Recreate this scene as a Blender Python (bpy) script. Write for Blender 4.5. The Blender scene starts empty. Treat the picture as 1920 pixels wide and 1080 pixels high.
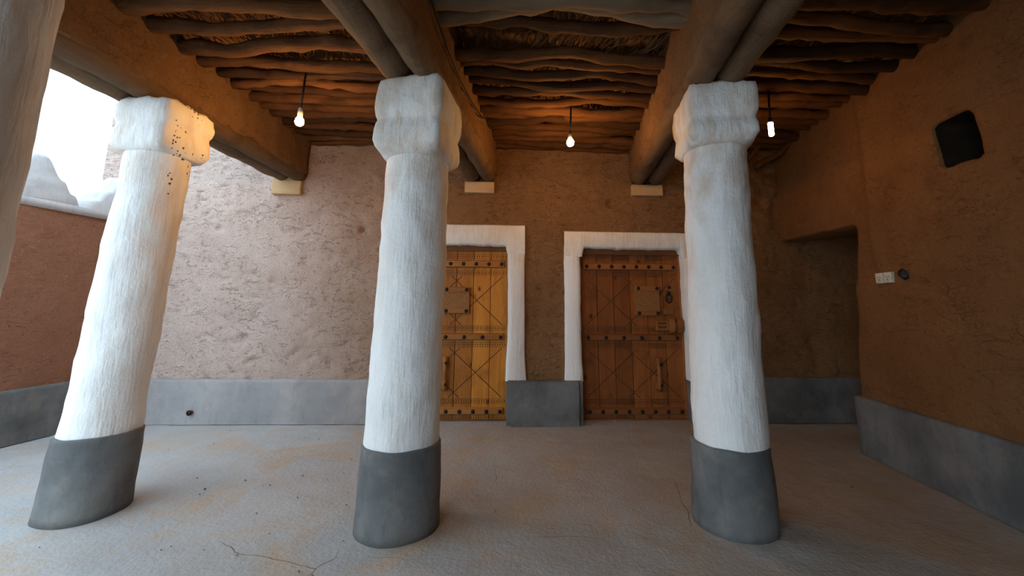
import bpy, bmesh, math, random
from mathutils import Vector, Matrix, noise
random.seed(7)
SC = bpy.context.scene
COL = SC.collection

# ------------------------------------------------------------------ camera
cam_d = bpy.data.cameras.new('camera'); cam = bpy.data.objects.new('camera', cam_d); COL.objects.link(cam)
cam_d.sensor_fit = 'HORIZONTAL'; cam_d.sensor_width = 36.0
cam_d.lens = 36.0 * 780.0 / 1920.0
cam_d.shift_y = -(540.0 - 438.5) / 1920.0
cam_d.clip_start = 0.05; cam_d.clip_end = 200
PITCH = math.atan(0.175)
cam.matrix_world = Matrix.Translation((0, 0, 1.25)) @ Matrix.Rotation(math.pi / 2 + PITCH, 4, 'X') @ Matrix.Rotation(math.radians(0.5), 4, 'Z')
SC.camera = cam

# ------------------------------------------------------------------ sky, exposure
world = bpy.data.worlds.new('sky'); SC.world = world; world.use_nodes = True
bg = world.node_tree.nodes['Background']
bg.inputs['Color'].default_value = (0.66, 0.84, 1.0, 1)
bg.inputs['Strength'].default_value = 4.2
BULB = 420.0
SC.view_settings.view_transform = 'Standard'; SC.view_settings.look = 'None'
SC.view_settings.gamma = 1.0; SC.view_settings.use_curve_mapping = False
SC.view_settings.exposure = 0.0
SC.cycles.max_bounces = 8; SC.cycles.diffuse_bounces = 6

# ------------------------------------------------------------------ helpers
def tag(o, label=None, cat=None, group=None, kind=None):
    if label: o['label'] = label
    if cat: o['category'] = cat
    if group: o['group'] = group
    if kind: o['kind'] = kind
    return o

def empty(name, loc=(0, 0, 0), rz=0.0):
    o = bpy.data.objects.new(name, None); COL.objects.link(o)
    o.location = loc; o.rotation_euler = (0, 0, rz); o.empty_display_size = 0.1
    return o

def link(name, me, mat=None, parent=None):
    o = bpy.data.objects.new(name, me); COL.objects.link(o)
    if mat is not None and not me.materials: me.materials.append(mat)
    if parent is not None: o.parent = parent
    return o

def mesh(name, verts, faces, smooth=True):
    me = bpy.data.meshes.new(name); me.from_pydata([tuple(v) for v in verts], [], faces)
    if smooth: me.polygons.foreach_set('use_smooth', [True] * len(me.polygons))
    me.update(); return me

def bm_mesh(name, bm, smooth=False):
    bmesh.ops.recalc_face_normals(bm, faces=bm.faces)
    me = bpy.data.meshes.new(name); bm.to_mesh(me); bm.free()
    if smooth: me.polygons.foreach_set('use_smooth', [True] * len(me.polygons))
    return me

def box_bm(bm, lo, hi, bevel=0.0, seg=1):
    c = [(a + b) / 2 for a, b in zip(lo, hi)]; s = [abs(b - a) for a, b in zip(lo, hi)]
    r = bmesh.ops.create_cube(bm, size=1.0, matrix=Matrix.Translation(c) @ Matrix.Diagonal((*s, 1)))
    if bevel > 0:
        es = list({e for v in r['verts'] for e in v.link_edges})
        bmesh.ops.bevel(bm, geom=es, offset=bevel, segments=seg, affect='EDGES', profile=0.5)

def box(name, lo, hi, mat, parent=None, bevel=0.0, seg=1, smooth=False):
    bm = bmesh.new(); box_bm(bm, lo, hi, bevel, seg)
    return link(name, bm_mesh(name, bm, smooth), mat, parent)

def N(p, s, off=0.0):
    return noise.noise(Vector((p[0] * s + off, p[1] * s + off * 1.7, p[2] * s - off)))

def FR(p, s, off=0.0, octv=4):
    return noise.fractal(Vector((p[0] * s + off, p[1] * s + off * .6, p[2] * s - off)), 0.8, 2.1, octv)

def loft(rings, closed_ends=True):
    n = len(rings[0]); V = [v for r in rings for v in r]; Fc = []
    for i in range(len(rings) - 1):
        for j in range(n):
            a = i * n + j; b = i * n + (j + 1) % n
            Fc.append((a, b, b + n, a + n))
    if closed_ends:
        Fc.append(tuple(range(n - 1, -1, -1))); Fc.append(tuple((len(rings) - 1) * n + j for j in range(n)))
    return V, Fc

def tube_rings(pts, radii, n=10, rough=0.0, seed=0.0):
    rings = []
    for i, p in enumerate(pts):
        p = Vector(p)
        t = (Vector(pts[min(i + 1, len(pts) - 1)]) - Vector(pts[max(i - 1, 0)])).normalized()
        up = Vector((0, 0, 1)) if abs(t.z) < 0.9 else Vector((1, 0, 0))
        a = t.cross(up).normalized(); b = a.cross(t).normalized()
        ring = []
        for k in range(n):
            th = 2 * math.pi * k / n
            d = a * math.cos(th) + b * math.sin(th)
            q = p + d * radii[i]
            if rough: q += d * rough * FR(q, 9.0, seed, 3)
            ring.append(q)
        rings.append(ring)
    return rings

def tube(name, pts, radii, mat, parent=None, n=10, rough=0.0, seed=0.0):
    if not isinstance(radii, (list, tuple)): radii = [radii] * len(pts)
    V, Fc = loft(tube_rings(pts, radii, n, rough, seed))
    return link(name, mesh(name, V, Fc), mat, parent)

# ------------------------------------------------------------------ materials
class NT:
    def __init__(s, name):
        s.m = bpy.data.materials.new(name); s.m.use_nodes = True
        s.t = s.m.node_tree; s.b = s.t.nodes['Principled BSDF']
        s.co = s.t.nodes.new('ShaderNodeTexCoord').outputs['Object']
    def n(s, typ, ins=None, **kw):
        nd = s.t.nodes.new(typ)
        for k, v in kw.items(): setattr(nd, k, v)
        for k, v in (ins or {}).items():
            if isinstance(v, bpy.types.NodeSocket): s.t.links.new(v, nd.inputs[k])
            else: nd.inputs[k].default_value = v
        return nd
    def scaled(s, sc, off=None):
        ins = {'Vector': s.co, 'Scale': sc}
        nd = s.n('ShaderNodeMapping', ins)
        if off is not None: s.t.links.new(off, nd.inputs['Location'])
        return nd.outputs[0]
    def noise(s, scale, detail=4, rough=.55, vec=None, dist=0.0):
        return s.n('ShaderNodeTexNoise', {'Vector': vec or s.co, 'Scale': scale, 'Detail': detail, 'Roughness': rough, 'Distortion': dist}).outputs['Fac']
    def ramp(s, fac, a, b, lo=0.0, hi=1.0):
        return s.n('ShaderNodeMapRange', {'Value': fac, 'From Min': a, 'From Max': b, 'To Min': lo, 'To Max': hi}).outputs[0]
    def mix(s, fac, a, b, mode='MIX'):
        nd = s.n('ShaderNodeMix', data_type='RGBA', blend_type=mode)
        for sock, v in ((nd.inputs[0], fac), (nd.inputs[6], a), (nd.inputs[7], b)):
            if isinstance(v, bpy.types.NodeSocket): s.t.links.new(v, sock)
            elif isinstance(v, (int, float)): sock.default_value = v
            else: sock.default_value = (*v, 1)
        return nd.outputs[2]
    def math(s, op, a, b=0.0):
        return s.n('ShaderNodeMath', {0: a, 1: b}, operation=op).outputs[0]
    def crack(s, scale, width, vec=None, dist=.6, detail=3):
        f = s.noise(scale, detail, .5, vec, dist)
        return s.ramp(s.math('ABSOLUTE', s.math('SUBTRACT', f, .5)), 0.0, width, 1.0, 0.0)
    def bump(s, h, strength, dist, prev=None):
        ins = {'Height': h, 'Strength': strength, 'Distance': dist}
        if prev is not None: ins['Normal'] = prev
        return s.n('ShaderNodeBump', ins).outputs[0]
    def done(s, color, normal=None, rough=.9, spec=.2):
        for k, v in (('Base Color', color), ('Roughness', rough), ('Specular IOR Level', spec)):
            if isinstance(v, bpy.types.NodeSocket): s.t.links.new(v, s.b.inputs[k])
            else: s.b.inputs[k].default_value = (*v, 1) if isinstance(v, tuple) else v
        if normal is not None: s.t.links.new(normal, s.b.inputs['Normal'])
        return s.m

def mud_mat(name, c1, c2, c3, rel=1.0, cracks=1.0, daylight_tint=False):
    k = NT(name)
    big = k.noise(1.1, 4); mid = k.noise(5.0, 6, .62); fine = k.noise(45, 5, .7)
    col = k.mix(k.ramp(big, .35, .65), c1, c2)
    col = k.mix(k.ramp(mid, .5, .75, 0, .7), col, c3)
    if daylight_tint:                                  # courtyard daylight put into the colour: plaster turns paler to the left
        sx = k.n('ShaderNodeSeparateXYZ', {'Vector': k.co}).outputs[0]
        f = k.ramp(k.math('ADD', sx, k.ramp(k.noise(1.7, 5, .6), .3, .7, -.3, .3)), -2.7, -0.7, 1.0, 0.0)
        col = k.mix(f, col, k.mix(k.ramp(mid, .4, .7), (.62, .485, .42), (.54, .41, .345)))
    straw = k.crack(38, .012, k.scaled((1, 1, .45)), 1.2, 2)
    straw = k.math('MULTIPLY', straw, k.ramp(k.noise(9, 2), .52, .62))
    col = k.mix(k.math('MULTIPLY', straw, .35), col, tuple(min(1, c * 1.7) for c in c1))
    col = k.mix(k.ramp(k.noise(75, 4, .7), .54, .72, 0, .6), col, tuple(x * .45 for x in c3))
    col = k.mix(k.ramp(k.noise(28, 5, .7), .55, .75, 0, .5), col, tuple(min(1, x * 1.45) for x in c2))
    cr = k.math('MULTIPLY', k.crack(6.5, .010, k.scaled((.7, .7, 1.9)), .8, 6), k.ramp(k.noise(3.2, 3), .45, .6))
    pits = k.ramp(k.noise(26, 3, .5, k.scaled((.7, .7, 1.4))), .64, .72)
    nb = k.bump(k.noise(16, 9, .72), .75 * rel, .022)
    nb = k.bump(fine, 1.0 * rel, .012, nb)
    h = k.math('SUBTRACT', 0.0, k.math('MAXIMUM', k.math('MULTIPLY', cr, cracks), k.math('MULTIPLY', pits, .8 * cracks)))
    nb = k.bump(h, .8, .02, nb)
    return k.done(col, nb, .95, .1)

M = {}
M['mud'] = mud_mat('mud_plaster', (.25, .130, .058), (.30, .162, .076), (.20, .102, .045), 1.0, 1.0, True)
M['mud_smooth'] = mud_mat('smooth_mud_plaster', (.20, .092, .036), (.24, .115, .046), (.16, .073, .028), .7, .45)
M['mud_beam'] = mud_mat('mud_beam', (.24, .128, .06), (.285, .155, .073), (.195, .10, .047), 1.2)
M['mud_red'] = mud_mat('red_mud_plaster', (.27, .122, .072), (.31, .145, .088), (.23, .10, .058), .7, .3)

def cement_mat(name, a, b, dust, dustamt=.5):
    k = NT(name)
    c = k.mix(k.ramp(k.noise(2.2, 6, .6), .35, .68), a, b)
    c = k.mix(k.ramp(k.noise(4.5, 6, .65, None, .5), .52, .75, 0, dustamt), c, dust)
    c = k.mix(k.ramp(k.noise(7, 7, .7, k.scaled((1.5, 1.5, .6)), .8), .5, .7, 0, .55), c, tuple(x * .75 for x in a))
    c = k.mix(k.ramp(k.noise(60, 3), .62, .75, 0, .25), c, tuple(x * .6 for x in a))
    nb = k.bump(k.noise(7, 6, .6), .35, .03)
    nb = k.bump(k.noise(80, 4, .6), .25, .004, nb)
    return k.done(c, nb, .72, .35)
def white_mat(name, stain=.5, spots=False):
    k = NT(name)
    c = k.mix(k.ramp(k.noise(3, 5), .35, .7), (.88, .87, .845), (.80, .785, .75))
    st = k.noise(2.3, 6, .65, k.scaled((1.6, 1.6, .7)), .4)
    sep = k.n('ShaderNodeSeparateXYZ', {'Vector': k.co}).outputs[2]
    hi = k.ramp(sep, 1.2, 2.4, .15, 1.0)
    f = k.math('MULTIPLY', k.math('MULTIPLY', k.ramp(st, .44, .66), hi), stain)
    c = k.mix(f, c, (.56, .38, .22))
    drip = k.ramp(k.noise(9, 3, .5, k.scaled((1, 1, .06))), .58, .75, 0, .35)
    c = k.mix(drip, c, (.63, .56, .47))
    if spots:
        v = k.n('ShaderNodeTexVoronoi', {'Vector': k.co, 'Scale': 38.0, 'Randomness': 1.0})
        sp = k.math('LESS_THAN', k.math('ADD', v.outputs['Distance'], k.ramp(k.noise(60, 2), .3, .7, -.1, .1)), .30)
        sx = k.n('ShaderNodeSeparateXYZ', {'Vector': k.co}).outputs[0]
        sp = k.math('MULTIPLY', sp, k.math('GREATER_THAN', k.noise(8, 2), .53))
        sp = k.math('MULTIPLY', sp, k.math('GREATER_THAN', k.math('ADD', sx, k.math('MULTIPLY', k.n('ShaderNodeSeparateXYZ', {'Vector': k.co}).outputs[1], .8)), .19))
        sp = k.math('MULTIPLY', sp, k.math('GREATER_THAN', sep, 2.0))
        c = k.mix(sp, c, (.13, .06, .03))
    nb = k.bump(k.noise(11, 6, .6, k.scaled((3.0, 3.0, .35)), .5), .45, .02)
    nb = k.bump(k.noise(7, 5, .6), .5, .03, nb)
    return k.done(c, nb, .8, .25)
M['white'] = white_mat('whitewash', .85)
M['white_spot'] = white_mat('whitewash_spotted', .6, True)
M['white_trim'] = white_mat('whitewash_trim', .4)
M['white_dim'] = cement_mat('dimmed_whitewash', (.42, .41, .41), (.50, .49, .485), (.50, .42, .36), .5)  # whitewash darkened in colour so the merlons stay dimmer than the sky

M['cement'] = cement_mat('grey_cement', (.095, .098, .097), (.205, .205, .198), (.25, .205, .165), .55)
M['cement_pale'] = cement_mat('dusty_daylight_cement', (.27, .265, .265), (.36, .34, .33), (.44, .36, .31), .7)  # pinkish dust over cement whose paler base carries daylight in its colour

def floor_mat():
    k = NT('cement_floor')
    c = k.mix(k.ramp(k.noise(.9, 5, .6), .35, .68), (.38, .38, .375), (.48, .475, .465))
    c = k.mix(k.ramp(k.noise(1.6, 9, .72, None, .8), .47, .62, 0, .85), c, (.47, .355, .25))
    sx = k.n('ShaderNodeSeparateXYZ', {'Vector': k.co}).outputs[0]      # sandy tint darkening rightwards; fading daylight put into the colour
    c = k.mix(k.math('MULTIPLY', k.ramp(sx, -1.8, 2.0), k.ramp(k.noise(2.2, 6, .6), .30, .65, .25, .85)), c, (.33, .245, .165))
    c = k.mix(k.ramp(k.noise(34, 4, .7), .60, .78, 0, .5), c, (.22, .19, .165))
    v = k.n('ShaderNodeTexVoronoi', {'Vector': k.n('ShaderNodeMix', {'Factor': .12, 4: k.co, 5: k.n('ShaderNodeTexNoise', {'Vector': k.co, 'Scale': 3.0, 'Detail': 6}).outputs['Color']}, data_type='VECTOR').outputs[1], 'Scale': .75}, feature='DISTANCE_TO_EDGE')
    cr = k.math('MULTIPLY', k.ramp(v.outputs['Distance'], 0, .0028, 1, 0), k.ramp(k.noise(1.1, 3), .54, .60))
    c = k.mix(k.math('MULTIPLY', cr, .6), c, (.10, .085, .07))
    nb = k.bump(k.noise(2.5, 7, .6), .4, .05)
    nb = k.bump(k.noise(40, 6, .7), .45, .007, nb)
    nb = k.bump(k.math('SUBTRACT', 0.0, cr), .6, .01, nb)
    rg = k.ramp(k.noise(3, 4), .3, .7, .5, .8)
    return k.done(c, nb, rg, .35)
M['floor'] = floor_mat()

def wood_mat(name, a, b, dark, axis='x', gs=1.0, rel=.5, rough=.75, rings=False, knots=False):
    k = NT(name)
    rnd = k.n('ShaderNodeObjectInfo').outputs['Random']
    off = k.n('ShaderNodeCombineXYZ', {0: k.math('MULTIPLY', rnd, 37.0), 1: k.math('MULTIPLY', rnd, 11.0), 2: k.math('MULTIPLY', rnd, 53.0)}).outputs[0]
    sc = {'x': (.9, 11, 11), 'y': (11, .9, 11), 'z': (11, 11, .9)}[axis]
    vec = k.scaled(tuple(x * gs for x in sc), off)
    plain = k.scaled((1, 1, 1), off)
    g = k.noise(1.6, 7, .65, vec, .5)
    c = k.mix(k.ramp(g, .35, .68), a, b)
    c = k.mix(k.ramp(k.noise(3.5, 5, .6, plain), .52, .75, 0, .75), c, dark)
    c = k.mix(k.math('MULTIPLY', k.math('POWER', rnd, 1.5), .75), c, dark)
    if knots:
        v = k.n('ShaderNodeTexVoronoi', {'Vector': k.scaled((1, 1, .6), off), 'Scale': 5.0})
        c = k.mix(k.ramp(v.outputs['Distance'], .05, .13, .85, 0), c, tuple(x * .35 for x in dark))
    nb = k.bump(g, rel, .02)
    if rings:
        w = k.noise(1.0, 3, .5, k.scaled({'y': (3, 26, 3), 'x': (26, 3, 3), 'z': (3, 3, 26)}[axis], off), .6)
        nb = k.bump(w, .5, .02, nb)
    nb = k.bump(k.noise(30, 5, .7, plain), .35, .008, nb)
    return k.done(c, nb, rough, .2)
M['pole'] = wood_mat('roof_pole_wood', (.18, .074, .021), (.085, .032, .010), (.015, .008, .004), 'x', 1, 1.0)
M['pole_lit'] = wood_mat('daylit_pole_wood', (.30, .215, .13), (.21, .145, .09), (.10, .065, .04), 'x')  # paler copy of the pole wood, daylight by the open side painted in
M['log'] = wood_mat('palm_log_wood', (.23, .142, .078), (.15, .088, .048), (.05, .03, .018), 'y', 1, .7, .85, True)
M['frond'] = wood_mat('dry_palm_frond', (.27, .15, .07), (.18, .09, .04), (.07, .035, .017), 'y', .6)
M['block'] = wood_mat('pale_cut_wood', (.62, .44, .25), (.54, .36, .19), (.42, .27, .14), 'x', .8, .3)
M['door_a'] = wood_mat('orange_door_wood', (.68, .285, .04), (.47, .165, .022), (.19, .055, .012), 'z', 1, .35, .5, False, True)
M['door_b'] = wood_mat('brown_door_wood', (.34, .115, .026), (.22, .068, .016), (.09, .028, .010), 'z', 1, .35, .5, False, True)
M['bar_a'] = wood_mat('orange_bar_wood', (.42, .185, .05), (.34, .14, .035), (.2, .075, .022), 'x', 1, .35, .55)
M['bar_b'] = wood_mat('brown_bar_wood', (.34, .14, .042), (.27, .10, .03), (.15, .055, .02), 'x', 1, .35, .55)
def plate_mat():
    k = NT('carved_plate_wood')
    v = k.n('ShaderNodeTexVoronoi', {'Vector': k.co, 'Scale': 85.0})
    d = v.outputs['Distance']
    c = k.mix(k.ramp(d, .1, .5), (.12, .048, .014), (.30, .135, .04))
    return k.done(c, k.bump(d, .8, .006), .55, .3)
M['plate'] = plate_mat()
def plain(name, col, rough=.6, metal=0.0, bumpy=0.0):
    k = NT(name); k.b.inputs['Metallic'].default_value = metal
    c = k.mix(k.ramp(k.noise(20, 4), .35, .7), col, tuple(x * .7 for x in col))
    return k.done(c, k.bump(k.noise(60, 4), .3 + bumpy, .004), rough, .4)
M['iron'] = plain('black_iron', (.030, .022, .018), .5, .6)
M['darkline'] = plain('dark_carving', (.11, .042, .014), .8)
M['cable'] = plain('black_cable', (.012, .012, .013), .5)
M['plastic'] = plain('ivory_plastic', (.74, .70, .60), .4)
M['rust'] = plain('rusty_metal', (.22, .085, .04), .85)
ks = NT('recess_shade_tone'); M['recess_shade'] = ks.done(ks.mix(ks.noise(8, 5), (.020, .014, .009), (.05, .033, .02)), ks.bump(ks.noise(30, 5), .5, .01), 1.0, .02)  # near-black colour stands in for the deep shade of the recess
M['grit'] = plain('floor_grit', (.12, .095, .075), .9)
def glow(name, col, s):
    k = NT(name); k.b.inputs['Emission Color'].default_value = (*col, 1); k.b.inputs['Emission Strength'].default_value = s
    c = k.mix(k.noise(5), (.9, .85, .7), (.95, .9, .8)); return k.done(c, None, .3)
M['bulb'] = glow('lit_bulb_glass', (1.0, .49, .13), BULB)
M['bulb_dim'] = glow('lit_tube_glass', (1.0, .50, .14), BULB * .3)

# ------------------------------------------------------------------ structure: walls
SK = 0.04                                    # the back wall runs slightly askew: y = y0 + SK * x
def rrect_sdf(u, v, u0, u1, v0, v1, r):
    cu, cv = (u0 + u1) / 2, (v0 + v1) / 2
    qx = abs(u - cu) - (u1 - u0) / 2 + r; qy = abs(v - cv) - (v1 - v0) / 2 + r
    return math.hypot(max(qx, 0), max(qy, 0)) + min(max(qx, qy), 0) - r

def wall_grid(name, O, U, nrm, L, Ht, step, disp, holes=(), thick=.35, z0=0.0):
    """displaced wall sheet with thickness; u along U from O, v = height; holes are signed distance functions of (u, v)"""
    O = Vector(O); U = Vector(U).normalized(); nrm = Vector(nrm).normalized()
    nu = int(round(L / step)); nv = int(round((Ht - z0) / step))
    bm = bmesh.new(); uv = {}
    grid = []
    for i in range(nu + 1):
        row = []
        for j in range(nv + 1):
            u = L * i / nu; v = z0 + (Ht - z0) * j / nv
            w = bm.verts.new(O + U * u + Vector((0, 0, v))); uv[w] = [u, v]; row.append(w)
        grid.append(row)
    def inside(u, v): return any(h(u, v) < 0 for h in holes)
    for i in range(nu):
        for j in range(nv):
            u = L * (i + .5) / nu; v = z0 + (Ht - z0) * (j + .5) / nv
            if not inside(u, v): bm.faces.new((grid[i][j], grid[i + 1][j], grid[i + 1][j + 1], grid[i][j + 1]))
    for w in [w for w in bm.verts if not w.link_faces]: bm.verts.remove(w); uv.pop(w)
    for w in bm.verts:
        u, v = uv[w]
        if w.is_boundary:
            for h in holes:
                d = h(u, v)
                if abs(d) < step * 1.3:
                    e = 1e-3
                    gu = (h(u + e, v) - h(u - e, v)) / (2 * e); gv = (h(u, v + e) - h(u, v - e)) / (2 * e)
                    u -= d * gu; v = max(z0, v - d * gv)
        p = O + U * u + Vector((0, 0, v))
        w.co = p + nrm * disp(p, u, v)
    be = [e for e in bm.edges if e.is_boundary]
    r = bmesh.ops.extrude_edge_only(bm, edges=be)
    for w in [g for g in r['geom'] if isinstance(g, bmesh.types.BMVert)]: w.co -= nrm * thick
    f0 = bm.faces[:] ; bm.faces.ensure_lookup_table()
    bm.normal_update()
    # orient outwards along nrm
    ref = max(bm.faces, key=lambda f: abs(f.normal.dot(nrm)) * f.calc_area())
    if ref.normal.dot(nrm) < 0: bmesh.ops.reverse_faces(bm, faces=bm.faces[:])
    me = bpy.data.meshes.new(name); bm.to_mesh(me); bm.free()
    me.polygons.foreach_set('use_smooth', [True] * len(me.polygons))
    return me

def mud_disp(amp, seed, chips=1.0):
    def f(p, u, v):
        d = amp * (1.3 * N(p, 1.3, seed) + .6 * N(p, 4.0, seed + 3) + .30 * FR(p, 12.0, seed + 5, 4))
        c = N((p[0] * .7, p[1], p[2] * 1.5), 10.0, seed + 9)
        if c > .42: d -= chips * .016 * min(1, (c - .42) * 9)
        k = abs(N((p[0], p[1], p[2] * 1.6), 4.2, seed + 21) + .25 * N(p, 13, seed))
        if k < .028 and N(p, 2.1, seed + 2) > .12: d -= chips * .008
        return d
    return f

# floor
nx, ny = 250, 200
V = []; Fc = []
for i in range(nx + 1):
    for j in range(ny + 1):
        x = -9.5 + 15.0 * i / nx; y = -6.0 + 12.0 * j / ny
        V.append((x, y, -.006 + .006 * N((x, y, 0), .9) + .0035 * N((x, y, 0), 5)))
for i in range(nx):
    for j in range(ny):
        a = i * (ny + 1) + j; Fc.append((a, a + ny + 1, a + ny + 2, a + 1))
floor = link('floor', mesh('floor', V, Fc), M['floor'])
tag(floor, 'dusty grey cement floor of the portico and courtyard', 'floor', kind='structure')
bm = bmesh.new()
for i in range(110):
    x = random.uniform(-3.2, 2.8); y = random.uniform(1.7, 4.5)
    if i < 40: x = random.gauss(-1.6, .55); y = random.gauss(3.3, .4)
    s = random.uniform(.002, .006) * (1.6 if random.random() < .1 else 1)
    bmesh.ops.create_icosphere(bm, subdivisions=1, radius=s, matrix=Matrix.Translation((x, y, .002)) @ Matrix.Rotation(random.random() * 3, 4, 'Z') @ Matrix.Diagonal((random.uniform(.7, 1.8), 1, .6, 1)))
tag(link('grit', bm_mesh('grit', bm), M['grit'], floor), kind='stuff')

# back wall, with two door openings
WB = 4.83
def bx(x, y0): return y0 + SK * x
D1 = (-1.245, -.045, 1.95); D2 = (.80, 2.03, 1.93)        # openings: x0, x1, height
ULEN = math.hypot(1, SK)
OX = -4.75
def hole_door(d): return lambda u, v: rrect_sdf(u / ULEN + OX, v, d[0] - .05, d[1] + .05, -1.0, d[2] + .05, .03)
md = mud_disp(.013, 3.0)
SCARS = ((-1.742, 2.12, .035, -.07), (-3.55, .70, .15, -.02), (1.18, 2.52, .11, -.035), (1.20, 2.49, .04, -.05), (-2.96, .88, .05, -.04), (.365, 1.43, .05, -.03), (-1.6, 2.75, .05, .03), (.30, 1.1, .12, -.012))
def back_disp(p, u, v):
    d = md(p, u, v)
    for hx, hz, r, a in SCARS:       # knocked-out lumps and plug holes in the plaster
        q = ((p[0] - hx) ** 2 + (v - hz) ** 2) / (r * r)
        if q < 6: d += a * math.exp(-q) * (1 + .6 * N(p, 14, 4)) + (.5 * abs(a) * math.exp(-(math.sqrt(q) - 1.3) ** 2 * 5) * N(p, 9, 7))
    if p[0] > 2.3 and v > 2.0:       # broken patch under the roof in the far right corner
        w = min(1, (p[0] - 2.3) / .5) * min(1, (v - 2.0) / .4)
        d += w * .05 * FR(p, 3.2, 8.0, 4)
    return d
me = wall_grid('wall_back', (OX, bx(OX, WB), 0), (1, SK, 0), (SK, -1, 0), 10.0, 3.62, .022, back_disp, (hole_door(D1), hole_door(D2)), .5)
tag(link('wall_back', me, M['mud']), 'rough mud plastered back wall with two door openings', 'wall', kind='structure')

# right wall: passage opening at its far end, small square recess high up
RS = .112
def rx(y): return 2.70 + RS * y
RU = Vector((RS, 1, 0)); RL = RU.length
RY0 = -2.4
def ry(u): return RY0 + u / RL
def hole_passage(u, v):
    y = ry(u); yy = 3.985 - .13 * v - .05 * max(0, min(1, (v - 1.45) * 12)) + .012 * math.sin(v * 9)
    top = 2.03 + .04 * (y - 4.2)
    return rrect_sdf(y, v, yy, 6.5, -1, top, .07)
def hole_niche(u, v):
    y = ry(u); return rrect_sdf(y + .015 * math.sin(9 * v), v - .13 * (y - 2.66) + .012 * math.sin(14 * y), 2.51, 2.815, 2.215, 2.56, .05)
mr = mud_disp(.011, 14.0, .5)
def right_disp(p, u, v):
    d = mr(p, u, v)
    y = p[1]; c = 3.47 + .015 * math.sin(v * 4)                # plastered-over cable chase above the switches
    if v > 1.58: d += .022 * math.exp(-((y - c) / .045) ** 2)
    return d
me = wall_grid('wall_right', (rx(RY0), RY0, 0), RU, (-1, RS, 0), (5.05 - RY0) * RL, 3.62, .024, right_disp, (hole_passage, hole_niche), .42)
wr = link('wall_right', me, M['mud_smooth']); tag(wr, 'dark brown mud plastered wall with a small square recess', 'wall', kind='structure')
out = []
for k in range(40):                                # dark lining, the recess's shade put into its colour, following its outline
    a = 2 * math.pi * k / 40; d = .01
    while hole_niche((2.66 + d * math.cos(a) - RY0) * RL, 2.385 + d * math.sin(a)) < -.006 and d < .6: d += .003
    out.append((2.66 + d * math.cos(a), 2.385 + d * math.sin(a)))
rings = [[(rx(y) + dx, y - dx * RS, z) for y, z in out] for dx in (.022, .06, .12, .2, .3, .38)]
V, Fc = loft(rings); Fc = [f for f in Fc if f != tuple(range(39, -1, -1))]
link('shade_lining', mesh('shade_lining', V, Fc), M['recess_shade'], wr)
# passage beyond the right wall
tag(box('wall_passage', (4.75, 3.0, 0), (5.0, 5.2, 3.5), M['mud']), 'mud wall closing the dark side passage', 'wall', kind='structure')
tag(box('wall_passage_side', (3.62, 2.7, 0), (4.85, 2.95, 3.5), M['mud']), 'near mud wall of the dark side passage', 'wall', kind='structure')
# unseen wall added behind the viewer to hold back light
tag(box('wall_light_block', (-.9, -2.75, 0), (3.2, -2.45, 3.5), M['mud']), 'added mud wall behind the viewer that holds back light', 'wall', kind='structure')

# left courtyard wall with whitewashed merlons
LS = .156
def lx(y): return -4.473 + LS * (y - 3.922)
ml = mud_disp(.006, 31.0, .25)
LU = Vector((LS, 1, 0)); LY0 = 2.75
me = wall_grid('wall_left', (lx(LY0), LY0, 0), LU, (1, -LS, 0), (4.62 - LY0) * LU.length, 2.15, .03, ml, (), .3)
wl = link('wall_left', me, M['mud_red']); tag(wl, 'smooth red-brown courtyard wall', 'wall', kind='structure')
def merlon_profile(c, hw, z0, zp):
    def f(a):                                    # rounded steps rising to a blunt tip
        a = abs(a); sm = lambda e0, e1: (lambda t: t * t * (3 - 2 * t))(max(0, min(1, (e1 - a) / (e1 - e0))))
        return .30 * sm(.80, 1.0) + .26 * sm(.52, .74) + .44 * sm(.08, .50)
    return [(c + hw * (-1 + 2 * i / 40), z0 + f(-1 + 2 * i / 40) * (zp - z0)) for i in range(41)]
def parapet_piece(name, poly, parent):
    cy = sum(p[0] for p in poly) / len(poly); zb = min(p[1] for p in poly)
    rings = []
    for dx, k in ((.010, .90), (-.012, .97), (-.04, 1.0), (-.22, 1.0), (-.248, .97), (-.27, .90)):
        rings.append([(lx(y) + dx, cy + (y - cy) * (k if abs(poly[0][0] - poly[-1][0]) < 1 else 1), zb + (z - zb) * k) for y, z in poly])
    V, Fc = loft(rings)
    return link(name, mesh(name, V, Fc), M['white_dim'], parent)
parapet_piece('parapet_band', [(LY0, 2.235), (4.62, 2.225), (4.62, 2.14), (LY0, 2.14)], wl)
for c in (2.99, 3.80, 4.61): parapet_piece('merlon', merlon_profile(c, .40, 2.19, 2.66), wl)
tag(box('wall_courtyard', (-9.4, -6.0, 0), (-9.1, 6.0, 2.4), M['mud']), 'far mud wall of the open courtyard', 'wall', kind='structure')

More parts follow.
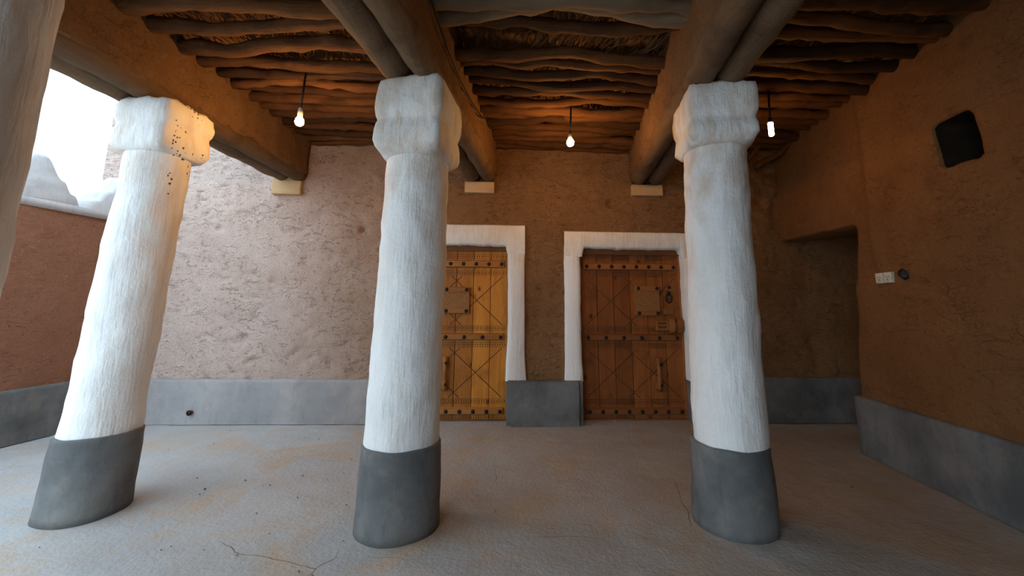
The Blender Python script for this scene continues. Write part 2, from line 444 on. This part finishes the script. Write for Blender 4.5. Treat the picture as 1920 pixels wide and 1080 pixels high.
# grey cement skirtings
def skirting(name, pts, z, label, mat='cement', cap=.012):
    """pts: plan polyline of the front face; rounded top edge, wavy surface"""
    prof = [(0, 0), (0, z - .03), (cap * .4, z - .008), (cap * 1.5, z), (.12, z + .002)]
    rings = []
    P = [Vector((x, y, 0)) for x, y in pts]
    S = []
    for a, b in zip(P[:-1], P[1:]):
        k = max(1, int((b - a).length / .08))
        S += [(a.lerp(b, i / k), (b - a).normalized()) for i in range(k)]
    S.append((P[-1], (P[-1] - P[-2]).normalized()))
    V = []; Fc = []; m = len(prof)
    for p, t in S:
        nrm = Vector((-t.y, t.x, 0))
        for d, h in prof:
            q = p + nrm * d + Vector((0, 0, h))
            q += nrm * (.006 * N(q, 2.4, 5) + .003 * N(q, 9, 2)) + Vector((0, 0, .006 * N(q, 3, 1) if h > .1 else 0))
            V.append(q)
    for i in range(len(S) - 1):
        for j in range(m - 1):
            a = i * m + j; Fc.append((a, a + m, a + m + 1, a + 1))
    o = link(name, mesh(name, V, Fc), M[mat])
    return tag(o, label, 'skirting', kind='structure')
YB = 4.80 - .015
skirting('baseboard_back_left', [(-4.42, bx(-4.42, YB)), (-1.46, bx(-1.46, YB))], .452, 'dusty, daylight-pale cement skirting along the daylit part of the back wall', 'cement_pale')
skirting('baseboard_back_right', [(2.26, bx(2.26, YB)), (4.75, bx(4.75, YB))], .485, 'dark grey cement skirting in the far right corner')
def rry(y, o): return (rx(y) - o, y)
skirting('baseboard_right', [(rx(3.985) + .42, 3.995), (rx(3.985) + .01, 3.992), rry(3.96, .035), rry(3.9, .038), rry(-2.4, .038)], .488, 'grey cement skirting along the right wall')
skirting('baseboard_left', [(lx(LY0) + .03, LY0), (lx(4.62) + .03, 4.62)], .478, 'dark grey cement skirting below the red courtyard wall')

# pier base between the doors
def pier(name, x0, x1, yf, yb, z, label):
    bm = bmesh.new(); box_bm(bm, (x0, yf, -.01), (x1, yb, z))
    es = [e for e in bm.edges if abs(e.verts[0].co.z - e.verts[1].co.z) > .1 and e.verts[0].co.y < yf + .01]
    bmesh.ops.bevel(bm, geom=es, offset=.05, segments=4, affect='EDGES')
    es = [e for e in bm.edges if min(v.co.z for v in e.verts) > z - .01]
    bmesh.ops.bevel(bm, geom=es, offset=.012, segments=2, affect='EDGES')
    for v in bm.verts: v.co.y += SK * v.co.x
    return tag(link(name, bm_mesh(name, bm, False), M['cement']), label, 'skirting', kind='structure')
pier('baseboard_pier', -.045, .79, 4.69, 5.02, .452, 'grey cement block at the foot of the wall between the doors')
pier('baseboard_door_side', 2.03, 2.27, 4.76, 5.02, .46, 'grey cement foot right of the brown door')
pier('baseboard_door_left', -1.47, -1.245, 4.73, 5.02, .452, 'grey cement foot left of the orange door')

# whitewashed door surrounds: proud slabs with deep reveals
def surround(name, d, xo0, xo1, ztop, label, flare):
    x0, x1, h = d
    yf = 4.785
    bm = bmesh.new()
    def wob(x, z, s): return .010 * N((x, 0, z), 3.0, s) + .006 * N((x, 0, z), 9.0, s)
    K = 26
    def leg(xa, xb, sgn):                        # xa inner edge, xb outer edge
        rows = []
        for i in range(K + 1):
            z = .44 + (h + .03 - .44) * i / K
            fl = flare * max(0, 1 - (z - .44) / .5) ** 2
            xi = xa - sgn * (fl * .6) + wob(xa, z, 2); xo = xb + sgn * (fl + .5 * wob(xb, z, 7))
            zi = z
            rows.append([(xi, 5.0, zi), (xi, yf + .03, zi), (xi + sgn * .02, yf + .005, zi), (xi + sgn * .045, yf, zi), (xo - sgn * .012, yf, zi), (xo, yf + .012, zi), (xo, yf + .08, zi)])
        vs = [[bm.verts.new(p) for p in r] for r in rows]
        for i in range(K):
            for j in range(6):
                bm.faces.new((vs[i][j], vs[i][j + 1], vs[i + 1][j + 1], vs[i + 1][j]))
    leg(x0, xo0, -1); leg(x1, xo1, 1)
    cols = []
    K2 = 70
    for i in range(K2 + 1):
        x = xo0 + (xo1 - xo0) * i / K2
        zi = h + wob(x, h, 4) + .008 * N((x, 0, 0), 22, 1); zo = ztop + .4 * wob(x, ztop, 3)
        inn = x0 + .02 < x < x1 - .02
        y1, y2 = (yf + .025, yf) if inn else (yf, yf)
        cols.append([bm.verts.new(p) for p in ((x, 5.0, zi + .01) if inn else (x, yf + .004, h - .10), (x, y1, zi) if inn else (x, yf - .0008, h - .09), (x, y2, zi + .025), (x, yf, zo - .012), (x, yf + .008, zo), (x, yf + .08, zo))])
    for i in range(K2):
        for j in range(5): bm.faces.new((cols[i][j], cols[i + 1][j], cols[i + 1][j + 1], cols[i][j + 1]))
    for v in bm.verts: v.co.y += SK * v.co.x
    return tag(link(name, bm_mesh(name, bm, True), M['white_trim']), label, 'door surround', kind='structure')
surround('trim_1', D1, -1.44, .152, 2.19, 'white plaster surround of the orange door', .022)
surround('trim_2', D2, .612, 2.22, 2.13, 'white plaster surround of the brown door', .012)

# ------------------------------------------------------------------ doors
stud_me = None
def stud_mesh():
    bm = bmesh.new()
    bmesh.ops.create_uvsphere(bm, u_segments=10, v_segments=6, radius=.023, matrix=Matrix.Diagonal((1, .75, 1, 1)))
    me = bm_mesh('stud', bm, True); me.materials.append(M['iron']); return me
STUD = stud_mesh()
def stud(x, y, z, parent, s=1.0):
    o = link('stud', STUD, None, parent); o.location = (x, y, z); o.scale = (s, s, s); return o

def bar(name, x0, x1, z0, z1, d, mat, parent):
    """bevel-edged wooden rail lying on the planks"""
    bm = bmesh.new(); e = .018
    V = [bm.verts.new(p) for p in ((x0, 0, z0), (x1, 0, z0), (x1, 0, z1), (x0, 0, z1), (x0 + e, -d, z0 + e * .6), (x1 - e, -d, z0 + e * .6), (x1 - e, -d, z1 - e), (x0 + e, -d, z1 - e))]
    for f in ((4, 5, 6, 7), (0, 1, 5, 4), (1, 2, 6, 5), (2, 3, 7, 6), (3, 0, 4, 7), (3, 2, 1, 0)): bm.faces.new([V[i] for i in f])
    return link(name, bm_mesh(name, bm), mat, parent)

def build_door(name, x0, width, height, wood, railm, bars, dots, label, plate, handle_x, extra):
    root = empty(name, (x0, bx(x0, 4.95), 0), math.atan(SK))
    tag(root, label, 'door', kind='structure')
    npl = 6; w = width / npl
    pm = None
    for i in range(npl):
        if pm is None:
            bm = bmesh.new(); box_bm(bm, (.0025, 0, .012), (w - .0025, .05, height), .003)
            pm = bm_mesh('plank', bm); pm.materials.append(wood)
        o = link('plank', pm, None, root); o.location = (i * w, .003 * random.uniform(-1, 1), 0)
    box('light_stop_board', (-.06, .055, 0), (width + .06, .085, height + .08), M['bar_b'], root)  # unseen board added to stop sky light between the planks
    # dark frame around the leaf
    box('head_rail', (-.03, -.03, height - .035), (width + .03, .06, height + .05), M['bar_b'], root, .004)
    box('jamb', (-.04, -.012, 0), (.012, .06, height), railm, root, .004)
    box('jamb', (width - .012, -.012, 0), (width + .04, .06, height), railm, root, .004)
    box('threshold', (-.03, -.02, 0), (width + .03, .06, .014), M['bar_b'], root, .003)
    for z0, z1, ns in bars:
        b = bar('cross_bar', .03, width - .03, z0, z1, .036, railm, root)
        for k in range(ns):
            stud(.075 + (width - .15) * k / (ns - 1), -.036, (z0 + z1) / 2 - .004, b)
    # rows of dark dots with thin double lines, lattice of crossing lines
    bm = bmesh.new()
    for z in dots:
        x = .03
        while x < width - .03:
            box_bm(bm, (x, -.0045, z - .007), (x + .013, .002, z + .007)); x += .0285
        for dz in (-.026, -.019, .019, .026): box_bm(bm, (.02, -.0035, z + dz - .0012), (width - .02, .002, z + dz + .0012))
    def line(xa, za, xb, zb, wd=.009):
        L = math.hypot(xb - xa, zb - za); a = math.atan2(zb - za, xb - xa)
        m = Matrix.Translation(((xa + xb) / 2, -.001, (za + zb) / 2)) @ Matrix.Rotation(-a, 4, 'Y') @ Matrix.Diagonal((L, .006, wd, 1))
        bmesh.ops.create_cube(bm, size=1.0, matrix=m)
    for z0, z1 in ((1.03, 1.61), (.23, .79)):
        zc = (z0 + z1) / 2; hh = (z1 - z0) / 2 - .01
        for cx in (.36, .84):
            for s in (-1, 1):
                for q in (0,):
                    xa, xb = cx - s * .30, cx + s * .30
                    za, zb = zc - hh, zc + hh
                    line(max(.03, min(width - .03, xa + q)), za, max(.03, min(width - .03, xb + q)), zb)
    o = link('carved_pattern', bm_mesh('carved_pattern', bm), M['darkline'], root); o['kind'] = 'stuff'
    # carved square plate
    xa, za, xb, zb = plate
    p = box('lock_plate', (xa, -.032, za), (xb, .0, zb), M['plate'], root, .004)
    for (z0, z1) in ((zb - .06, zb - .004), (za + .004, za + .05)): box('plate_strip', (xa + .005, -.042, z0), (xb - .005, -.03, z1), railm, p, .003)
    for sx in (xa + .035, xb - .035):
        for sz in (za + .03, zb - .03): stud(sx, -.04, sz, p, .95)
    # pull handle: a thick bar on two feet
    hx, hz0, hz1 = handle_x
    h = empty('handle', (0, 0, 0)); h.parent = root
    bm = bmesh.new()
    V, Fc = loft(tube_rings([(hx, -.030, hz0), (hx, -.05, hz0 + .05), (hx, -.062, (hz0 + hz1) / 2), (hx, -.05, hz1 - .05), (hx, -.030, hz1)], [.034, .026, .023, .026, .034], 8))
    link('grip', mesh('grip', V, Fc), railm, h)
    for z in (hz0 + .06, hz1 - .06):
        box('grip_foot', (hx - .03, -.04, z - .045), (hx + .03, 0, z + .045), railm, h, .006)
        stud(hx + .012, -.07, z, h, .8)
    for f in extra: f(root, railm)
    return root

def extra_lock(root, railm):
    bm = bmesh.new()                              # ring pull with round backplate
    bmesh.ops.create_cone(bm, cap_ends=True, segments=24, radius1=.058, radius2=.050, depth=.02, matrix=Matrix.Translation((1.052, -.012, 1.40)) @ Matrix.Rotation(math.pi / 2, 4, 'X'))
    rp = link('pull_backplate', bm_mesh('pull_backplate', bm), M['rust'], root)
    pts = [(1.052 + .034 * math.sin(a), -.034, 1.362 + .05 * math.cos(a)) for a in [2 * math.pi * i / 18 for i in range(19)]]
    tube('pull_ring', pts, .009, M['iron'], rp, 8)
    stud(1.052, -.03, 1.42, rp, 1.1); stud(1.075, -.004, 1.495, rp, .9)
    box('keeper_block', (.985, -.045, 1.175), (1.10, 0, 1.245), railm, root, .005)
    b = box('sliding_bolt', (.88, -.05, .985), (1.195, -.012, 1.10), railm, root, .008)
    for xa in (1.03, 1.125):
        pr = [(xa, -.012, .955), (xa, -.07, .975), (xa, -.085, 1.045), (xa, -.07, 1.12), (xa, -.012, 1.14)]
        bm = bmesh.new(); vs = []
        for (x, y, z) in pr: vs.append([bm.verts.new((x, y, z)), bm.verts.new((x + .062, y, z)), bm.verts.new((x + .062, min(0, y + .02), z)), bm.verts.new((x, min(0, y + .02), z))])
        for i in range(4):
            for j in range(4): bm.faces.new((vs[i][j], vs[i][(j + 1) % 4], vs[i + 1][(j + 1) % 4], vs[i + 1][j]))
        link('bolt_strap', bm_mesh('bolt_strap', bm), railm, b)
    for (z) in (1.02, 1.065): box('bolt_tooth', (.90, -.056, z), (1.0, -.05, z + .018), M['darkline'], b)

build_door('door_1', -1.245, 1.20, 1.93, M['door_a'], M['bar_a'], [(1.70, 1.795, 8), (.865, .948, 6), (.06, .14, 8)], (1.835, 1.64, 1.003, .818, .20, .03),
           'orange wooden plank door with studded bars beside the daylit wall', (.455, 1.166, .756, 1.471), (.50, .33, .68), [])
build_door('door_2', .815, 1.20, 1.91, M['door_b'], M['bar_b'], [(1.69, 1.782, 8), (.868, .95, 6), (.056, .137, 8)], (1.84, 1.641, 1.003, .814, .194),
           'brown wooden plank door with ring pull and sliding bolt', (.652, 1.159, .944, 1.508), (.885, .32, .67), [extra_lock])

# ------------------------------------------------------------------ columns
def rot2(x, y, a): return (x * math.cos(a) - y * math.sin(a), x * math.sin(a) + y * math.cos(a))
def ring_pts(cx, cy, z, hw, hd, r_round, rot, mixf, rc, n=56, seed=0.0, amp=.006):
    """blend between a circle of radius rc (mixf 0) and a rounded rectangle hw x hd (mixf 1)"""
    out = []
    for k in range(n):
        th = 2 * math.pi * k / n; c, s = math.cos(th), math.sin(th)
        e = 14.0
        rr = 1.0 / ((abs(c) / hw) ** e + (abs(s) / hd) ** e) ** (1 / e)
        r = rc * (1 - mixf) + rr * mixf
        x, y = rot2(c * r, s * r, rot)
        p = Vector((cx + x, cy + y, z))
        d = Vector((x, y, 0)).normalized()
        out.append(p + d * (amp * (FR(p, 3.5, seed, 3) + .5 * N(p, 12, seed))))
    return out

def column(base, top, rb, rt, zs, hw, hd, label, mat, beam_slope, seed):
    """base/top: axis points on plan at the floor and capital; zs: capital bottom, groove, top"""
    root = empty('column', (base[0], base[1], 0))
    tag(root, label, 'column', 'whitewashed portico columns')
    zb, zg, zt = zs
    def ax(z): t = z / zt; return base[0] + (top[0] - base[0]) * t, base[1] + (top[1] - base[1]) * t
    def put(name, rings, m):
        V, Fc = loft(rings)
        V = [Vector(v) - Vector((base[0], base[1], 0)) for v in V]
        return link(name, mesh(name, V, Fc), m, root)
    # cement foot
    rings = []
    for z in [-.01, .04, .1, .16, .22, .28, .34, .40, .43, .445, .452, .452]:
        cx, cy = ax(max(z, 0)); r = rb + .016 + .010 * max(0, 1 - z / .45)
        if z >= .452: r = rb + .010 if len(rings) < 11 else rb - .03
        rg = ring_pts(cx, cy, z, 1, 1, 0, 0, 0, r, 56, seed, .008)
        if z > .4: rg = [p + Vector((0, 0, .008 * N(p, 7, seed))) for p in rg]
        rings.append(rg)
    put('foot', rings, M['cement'])
    # shaft
    rings = []; nz = 44
    for i in range(nz + 1):
        z = .42 + (zb + .03 - .42) * i / nz; cx, cy = ax(z)
        t = (z - .42) / (zb - .42); r = rb + (rt - rb) * t
        rings.append(ring_pts(cx, cy, z, 1, 1, 0, 0, 0, r, 56, seed + 4, .010))
    put('shaft', rings, mat)
    # capital in two bulging tiers, turned along the beam
    a = -math.atan(beam_slope)
    h1 = zg - zb; h2 = zt - zg
    prof = [(zb - .005, 0, .985, 0), (zb + .012, .55, 1.0, 0), (zb + .05, .95, .985, 0), (zb + .35 * h1, 1, 1.0, 0), (zg - .35 * h1, 1, 1.0, 0), (zg - .035, 1, .985, 0), (zg - .008, 1, .95, 0), (zg + .012, 1, .955, 0), (zg + .035, 1, .995, 0),
            (zg + .07, 1, 1.02, 0), (zg + .5 * h2, 1, 1.025, 0), (zt - .07, 1, 1.0, 0), (zt - .025, 1, .97, 0), (zt, 1, .90, 1), (zt + .004, 1, .6, 0)]
    rings = []
    for z, mf, s, rag in prof:
        cx, cy = ax(z)
        rg = ring_pts(cx, cy, z, hw * s, hd * s, .05, a, mf, rt * (1.0 if mf == 0 else 1.02), 64, seed + 8, .011)
        if rag: rg = [p + Vector((0, 0, .03 * N(p, 14, seed) + .015 * N(p, 40, seed))) for p in rg]
        rings.append(rg)
    put('capital', rings, mat)
    return root
column((-2.62, 2.82), (-2.56, 2.90), .200, .190, (2.285, 2.485, 2.675), .205, .215, 'white column at the courtyard edge with brown specks on its capital', M['white_spot'], .10, 1.0)
column((-.655, 2.68), (-.635, 2.70), .218, .205, (2.20, 2.42, 2.71), .222, .262, 'white column standing in front of the orange door', M['white'], .135, 12.0)
column((1.335, 2.735), (1.405, 2.74), .208, .198, (2.31, 2.475, 2.725), .215, .25, 'white column standing in front of the brown door', M['white'], .134, 23.0)
column((-1.60, 1.06), (-1.60, 1.06), .205, .198, (2.40, 2.55, 2.71), .22, .25, 'shaded white column nearest the viewer at the left edge', M['white'], .1, 34.0)

# ------------------------------------------------------------------ beams
def beam(A, B, label, hw, seed, logr=(.098, .092), bottom=2.70):
    root = empty('roof_beam', (A[0], A[1], 0)); tag(root, label, 'beam', 'mud-cased palm log beams')
    O = Vector((A[0], A[1], 0)); A = Vector((*A, 0)); B = Vector((*B, 0)); T = (B - A); L = T.length; T.normalize(); R = Vector((T.y, -T.x, 0))
    # mud casing
    n = max(2, int(L / .045)); rings = []
    prof = [(-.86, 2.79), (-1.0, 2.80), (-1.02, 2.90), (-1.0, 3.04), (-1.0, 3.12), (-1.0, 3.2), (-1.0, 3.28), (-.98, 3.37), (0, 3.375), (.98, 3.37), (1.0, 3.28), (1.0, 3.2), (1.0, 3.12), (1.0, 3.04), (1.02, 2.90), (1.0, 2.80), (.86, 2.79), (0, 2.83)]
    for i in range(n + 1):
        c = A + T * (L * i / n); ring = []
        for s, z in prof:
            p = c + R * (s * hw) + Vector((0, 0, z - 2.70 + bottom if z < 3 else z))
            d = R * (1 if s > 0 else -1) if abs(s) > .1 else Vector((0, 0, 0))
            p += d * (.018 * N(p, 2.2, seed) + .020 * FR(p, 8, seed, 4)) + Vector((0, 0, (.025 * N(p, 3.1, seed) + .012 * N(p, 11, seed)) if z < 2.9 else 0))
            ring.append(p - O)
        rings.append(ring)
    V, Fc = loft(rings); link('mud_casing', mesh('mud_casing', V, Fc), M['mud_beam'], root)
    for s, r in zip((-1, 1), logr):
        pts = []; rad = []
        m = max(4, int(L / .07))
        for i in range(m + 1):
            t = i / m; c = A + T * (L * t)
            p = c + R * (s * (hw - r * 1.04) + .014 * N(c, .9, seed + s)) + Vector((0, 0, bottom + r + .012 * N(c, .8, seed + 7 * s)))
            pts.append(p - O); rad.append(r * (1 + .05 * N(c, 1.7, seed + 3 * s)) * (1 if t < .97 else .93))
        V, Fc = loft(tube_rings(pts, rad, 16, .012, seed + s)); link('palm_log', mesh('palm_log', V, Fc), M['log'], root)
    return root
beam((-2.92, -.9), (-2.585, bx(-2.585, 4.80)), 'leftmost roof beam along the open courtyard edge', .19, 2.0, (.095, .095), 2.665)
beam((-1.14, -.9), (-.375, bx(-.375, 4.80)), 'roof beam over the column before the orange door', .195, 9.0)
beam((.90, -.9), (1.625, bx(1.625, 4.80)), 'roof beam over the column before the brown door', .195, 17.0)
beam((-2.66, 1.06), (-.98, 1.12), 'short cross beam over the column nearest the viewer', .17, 27.0)

# pale cut-wood bearing blocks under the beam ends
for (xa, xb, za, zb, yf, lab) in ((-2.79, -2.46, 2.51, 2.715, 4.765, 'pale wood block in daylit wall under the leftmost beam'),
                          (-.565, -.215, 2.575, 2.71, 4.765, 'pale wood block under the beam end above the orange door'),
                          (1.435, 1.815, 2.575, 2.71, 4.765, 'pale wood block under the beam end above the brown door')):
    bm = bmesh.new(); box_bm(bm, (xa, yf, za), (xb, 4.845, zb), .008)
    for v in bm.verts: v.co.y += SK * v.co.x + .004 * N(v.co, 9); v.co.z += .008 * N(v.co, 4, 3)
    o = link('bearing_block', bm_mesh('bearing_block', bm), M['block']); tag(o, lab, 'wood block', 'bearing blocks under the beam ends')

# ------------------------------------------------------------------ ceiling: slab, poles, frond layer
bm = bmesh.new(); box_bm(bm, (-3.0, -1.6, 3.40), (4.9, 5.3, 3.58)); box_bm(bm, (-.9, -2.75, 3.40), (4.9, -1.6, 3.58))  # second slab is added out of view to cut skylight on the right
ceil = link('ceiling', bm_mesh('ceiling', bm), M['mud_beam']); tag(ceil, 'roof of crooked brown poles under palm fronds and mud', 'ceiling', kind='structure')
def bx1(y): return -2.92 + (y + .9) * (.335 / 5.6)
def bx2(y): return -1.14 + (y + .9) * (.765 / 5.69)
def bx3(y): return .90 + (y + .9) * (.725 / 5.77)
def pole(xa, xb, y, r, zc, mat, seed, crook=.03):
    n = 26; pts = []; rad = []
    dy = random.uniform(-.05, .05); taper = random.uniform(-.22, .22); dz = random.uniform(-.012, .012)
    for i in range(n + 1):
        t = i / n; x = xa + (xb - xa) * t
        wy = crook * (N((x, seed * 3.1, 0), 1.3) * 1.6 + .6 * N((x, seed * 1.3, 5), 3.5)); wz = crook * .8 * N((x, 3, seed * 2.3), 1.5)
        pts.append((x, y + SK * x + dy * (t - .5) + wy, zc + wz + dz * (t - .5))); rad.append(r * (.93 + taper * (t - .5) + .22 * N((x, seed, 2), 5.0)))
    return tube('roof_pole', pts, rad, mat, ceil, 12, .016, seed)
seed = 0.0
def bay(ys, fa, fb, off):
    global seed
    for y, r, m in ys:
        seed += 1.37
        pole(fa(y) + off[0], fb(y) + off[1], y, r, 3.165 + (.055 - r) * .5, m, seed, .03 + .045 * random.random())
P, G = M['pole'], M['pole_lit']
near = [(-.8 + .22 * i, .055, P) for i in range(14)]            # towards and behind the viewer
left = near + [(2.26, .058, P), (2.49, .060, P), (2.68, .056, P), (2.88, .058, P), (3.14, .052, P), (3.31, .045, P), (3.44, .046, P), (3.58, .044, P), (3.73, .05, P), (3.88, .045, P), (4.02, .05, P), (4.17, .046, P), (4.33, .05, P), (4.49, .046, P), (4.64, .05, P), (4.80, .045, P)]
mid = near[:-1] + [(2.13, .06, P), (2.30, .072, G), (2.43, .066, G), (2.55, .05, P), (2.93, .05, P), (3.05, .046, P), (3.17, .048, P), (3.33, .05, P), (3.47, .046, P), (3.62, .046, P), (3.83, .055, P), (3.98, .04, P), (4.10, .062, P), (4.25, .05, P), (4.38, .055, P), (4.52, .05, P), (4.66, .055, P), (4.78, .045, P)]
rt = near + [(2.26 + .165 * i + random.uniform(-.03, .03), random.uniform(.044, .06), P) for i in range(15)]
bay(left, bx1, bx2, (.10, -.10))
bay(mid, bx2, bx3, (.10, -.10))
bay(rt, bx3, rx, (.10, .18))
for pts, r in (([(2.92, 4.80, 2.93), (3.02, 4.72, 3.00), (3.13, 4.66, 3.04), (3.25, 4.55, 3.18)], .032), ([(2.80, 4.82, 2.94), (2.86, 4.75, 3.05), (2.92, 4.62, 3.17)], .028)):
    tube('roof_pole', pts, r, M['pole'], ceil, 8, .01, 3.0)
# palm frond ribs lying across the poles
V = []; Fc = []
def stick(p, q, r):
    p = Vector(p); q = Vector(q); t = (q - p).normalized(); a = t.cross(Vector((.3, .1, 1))).normalized(); b = a.cross(t)
    base = len(V)
    for c, rr in ((p, r), (q, r * .45)):
        for k in range(3):
            th = 2.094 * k; V.append(c + (a * math.cos(th) + b * math.sin(th)) * rr)
    for k in range(3): Fc.append((base + k, base + (k + 1) % 3, base + 3 + (k + 1) % 3, base + 3 + k))
    Fc.append((base, base + 2, base + 1)); Fc.append((base + 3, base + 4, base + 5))
rnd = random.Random(5)
for i in range(6500):
    x = rnd.uniform(-2.75, 3.2); y = rnd.uniform(.9, 4.75) if i < 5600 else rnd.uniform(-.9, 1.0)
    L = rnd.uniform(.18, .5); a = rnd.gauss(0, .28) + .35 * N((x, y, 0), .9)
    z = rnd.uniform(3.235, 3.33); drop = rnd.uniform(-.02, .015)
    if rnd.random() < .16: drop -= rnd.uniform(.02, .09)
    stick((x, y, z), (x + L * math.sin(a), y - L * math.cos(a), z + drop), rnd.uniform(.003, .0075))
tag(link('palm_frond_layer', mesh('palm_frond_layer', V, Fc, False), M['frond'], ceil), kind='stuff')

# ------------------------------------------------------------------ lamps and cables
def lamp(x, y, ztop, zsock, zbulb, label, tubular=False):
    root = empty('pendant_bulb', (x, y, zbulb)); tag(root, label, 'lamp', 'bare bulbs hanging from the roof poles')
    def loc(p): return (p[0], p[1], p[2] - zbulb)
    zt = ztop - zbulb; zs = zsock - zbulb
    tube('cord', [(.012, 0, zt), (.006, 0, (zt + zs) / 2), (0, 0, zs)], .0085, M['cable'], root, 8)
    def lathe(name, prof, m):
        rings = [[(r * math.cos(2 * math.pi * k / 16), r * math.sin(2 * math.pi * k / 16), z) for k in range(16)] for r, z in prof]
        V, Fc = loft(rings); return link(name, mesh(name, V, Fc), m, root)
    if tubular:
        lathe('socket', [(.010, zs + .01), (.017, zs), (.018, zs - .05)], M['cable'])
        lathe('bulb', [(.008, .062), (.019, .058), (.0205, .05), (.0205, -.05), (.018, -.058), (.006, -.062)], M['bulb_dim'])
    else:
        lathe('socket', [(.011, zs + .012), (.017, zs), (.020, zs - .03), (.020, zs - .065), (.016, zs - .075)], M['plastic'])
        lathe('bulb', [(.014, .052), (.018, .040), (.030, .020), (.035, 0), (.031, -.018), (.019, -.031), (.005, -.035)], M['bulb'])
    return root
lamp(-1.705, 3.12, 3.13, 2.80, 2.69, 'lit round bulb on a black cord beside the courtyard')
lamp(.538, 3.685, 3.13, 2.84, 2.765, 'lit round bulb hanging between the two beams')
lamp(2.213, 3.356, 3.13, 2.86, 2.768, 'lit tubular bulb hanging near the right wall', True)

pts = [(bx2(y) + .205 + dx, y, z) for y, z, dx in ((1.9, 3.12, .01), (2.2, 3.07, .015), (2.4, 3.01, .02), (2.6, 2.965, .022), (2.9, 2.95, .02), (3.3, 2.97, .015), (3.7, 3.02, .02), (3.9, 3.10, .02))]
tag(tube('electric_cable', pts, .007, M['cable'], None, 6), 'black cable clipped along the beam behind the middle column', 'cable')
tag(tube('electric_wire', [(-1.69, 3.12, 3.10), (-1.4, 3.13, 3.095), (-1.0, 3.15, 3.10), (-.78, 3.16, 3.105)], .004, M['cable'], None, 6), 'thin wire running from the left bulb to the beam', 'cable')

# ------------------------------------------------------------------ small things on the walls
def on_right(y, o): return Vector((rx(y) - o, y, 0))
ang = math.atan2(1, RS) + math.pi / 2
for y, lab in ((3.475, 'ivory socket plate on the right wall, nearer the passage'), (3.385, 'ivory socket plate on the right wall, nearer the dark hole')):
    r = empty('wall_socket', (rx(y) - .004, y, 1.51), -math.atan(RS)); tag(r, lab, 'socket', 'ivory socket plates')
    box('plate', (-.022, -.040, -.043), (.02, .040, .043), M['plastic'], r, .004, 2)
    for dy, dz in ((-.012, .008), (.012, .008), (0, -.014)): box('pin_slot', (-.0235, dy - .002, dz - .006), (-.02, dy + .002, dz + .006), M['cable'], r)
bm = bmesh.new(); bmesh.ops.create_icosphere(bm, subdivisions=3, radius=.04)
for v in bm.verts: v.co += v.co.normalized() * .018 * FR(v.co, 22, 2, 3); v.co.x *= .5
o = link('junction_plug', bm_mesh('junction_plug', bm, True), M['cable']); o.location = (rx(3.25) - .004, 3.25, 1.525); tag(o, 'black plugged cable hole beside the sockets', 'cable outlet')
yp = bx(-3.366, YB)
r = empty('pipe_stub', (-3.366, yp, .125)); tag(r, 'rusty pipe stub in the left skirting', 'pipe')
tube('pipe', [(0, .03, 0), (0, -.035, 0)], .022, M['rust'], r, 12, .004)
tube('pipe_mouth', [(0, -.03, 0), (0, -.038, 0)], .028, M['iron'], r, 12, .003)
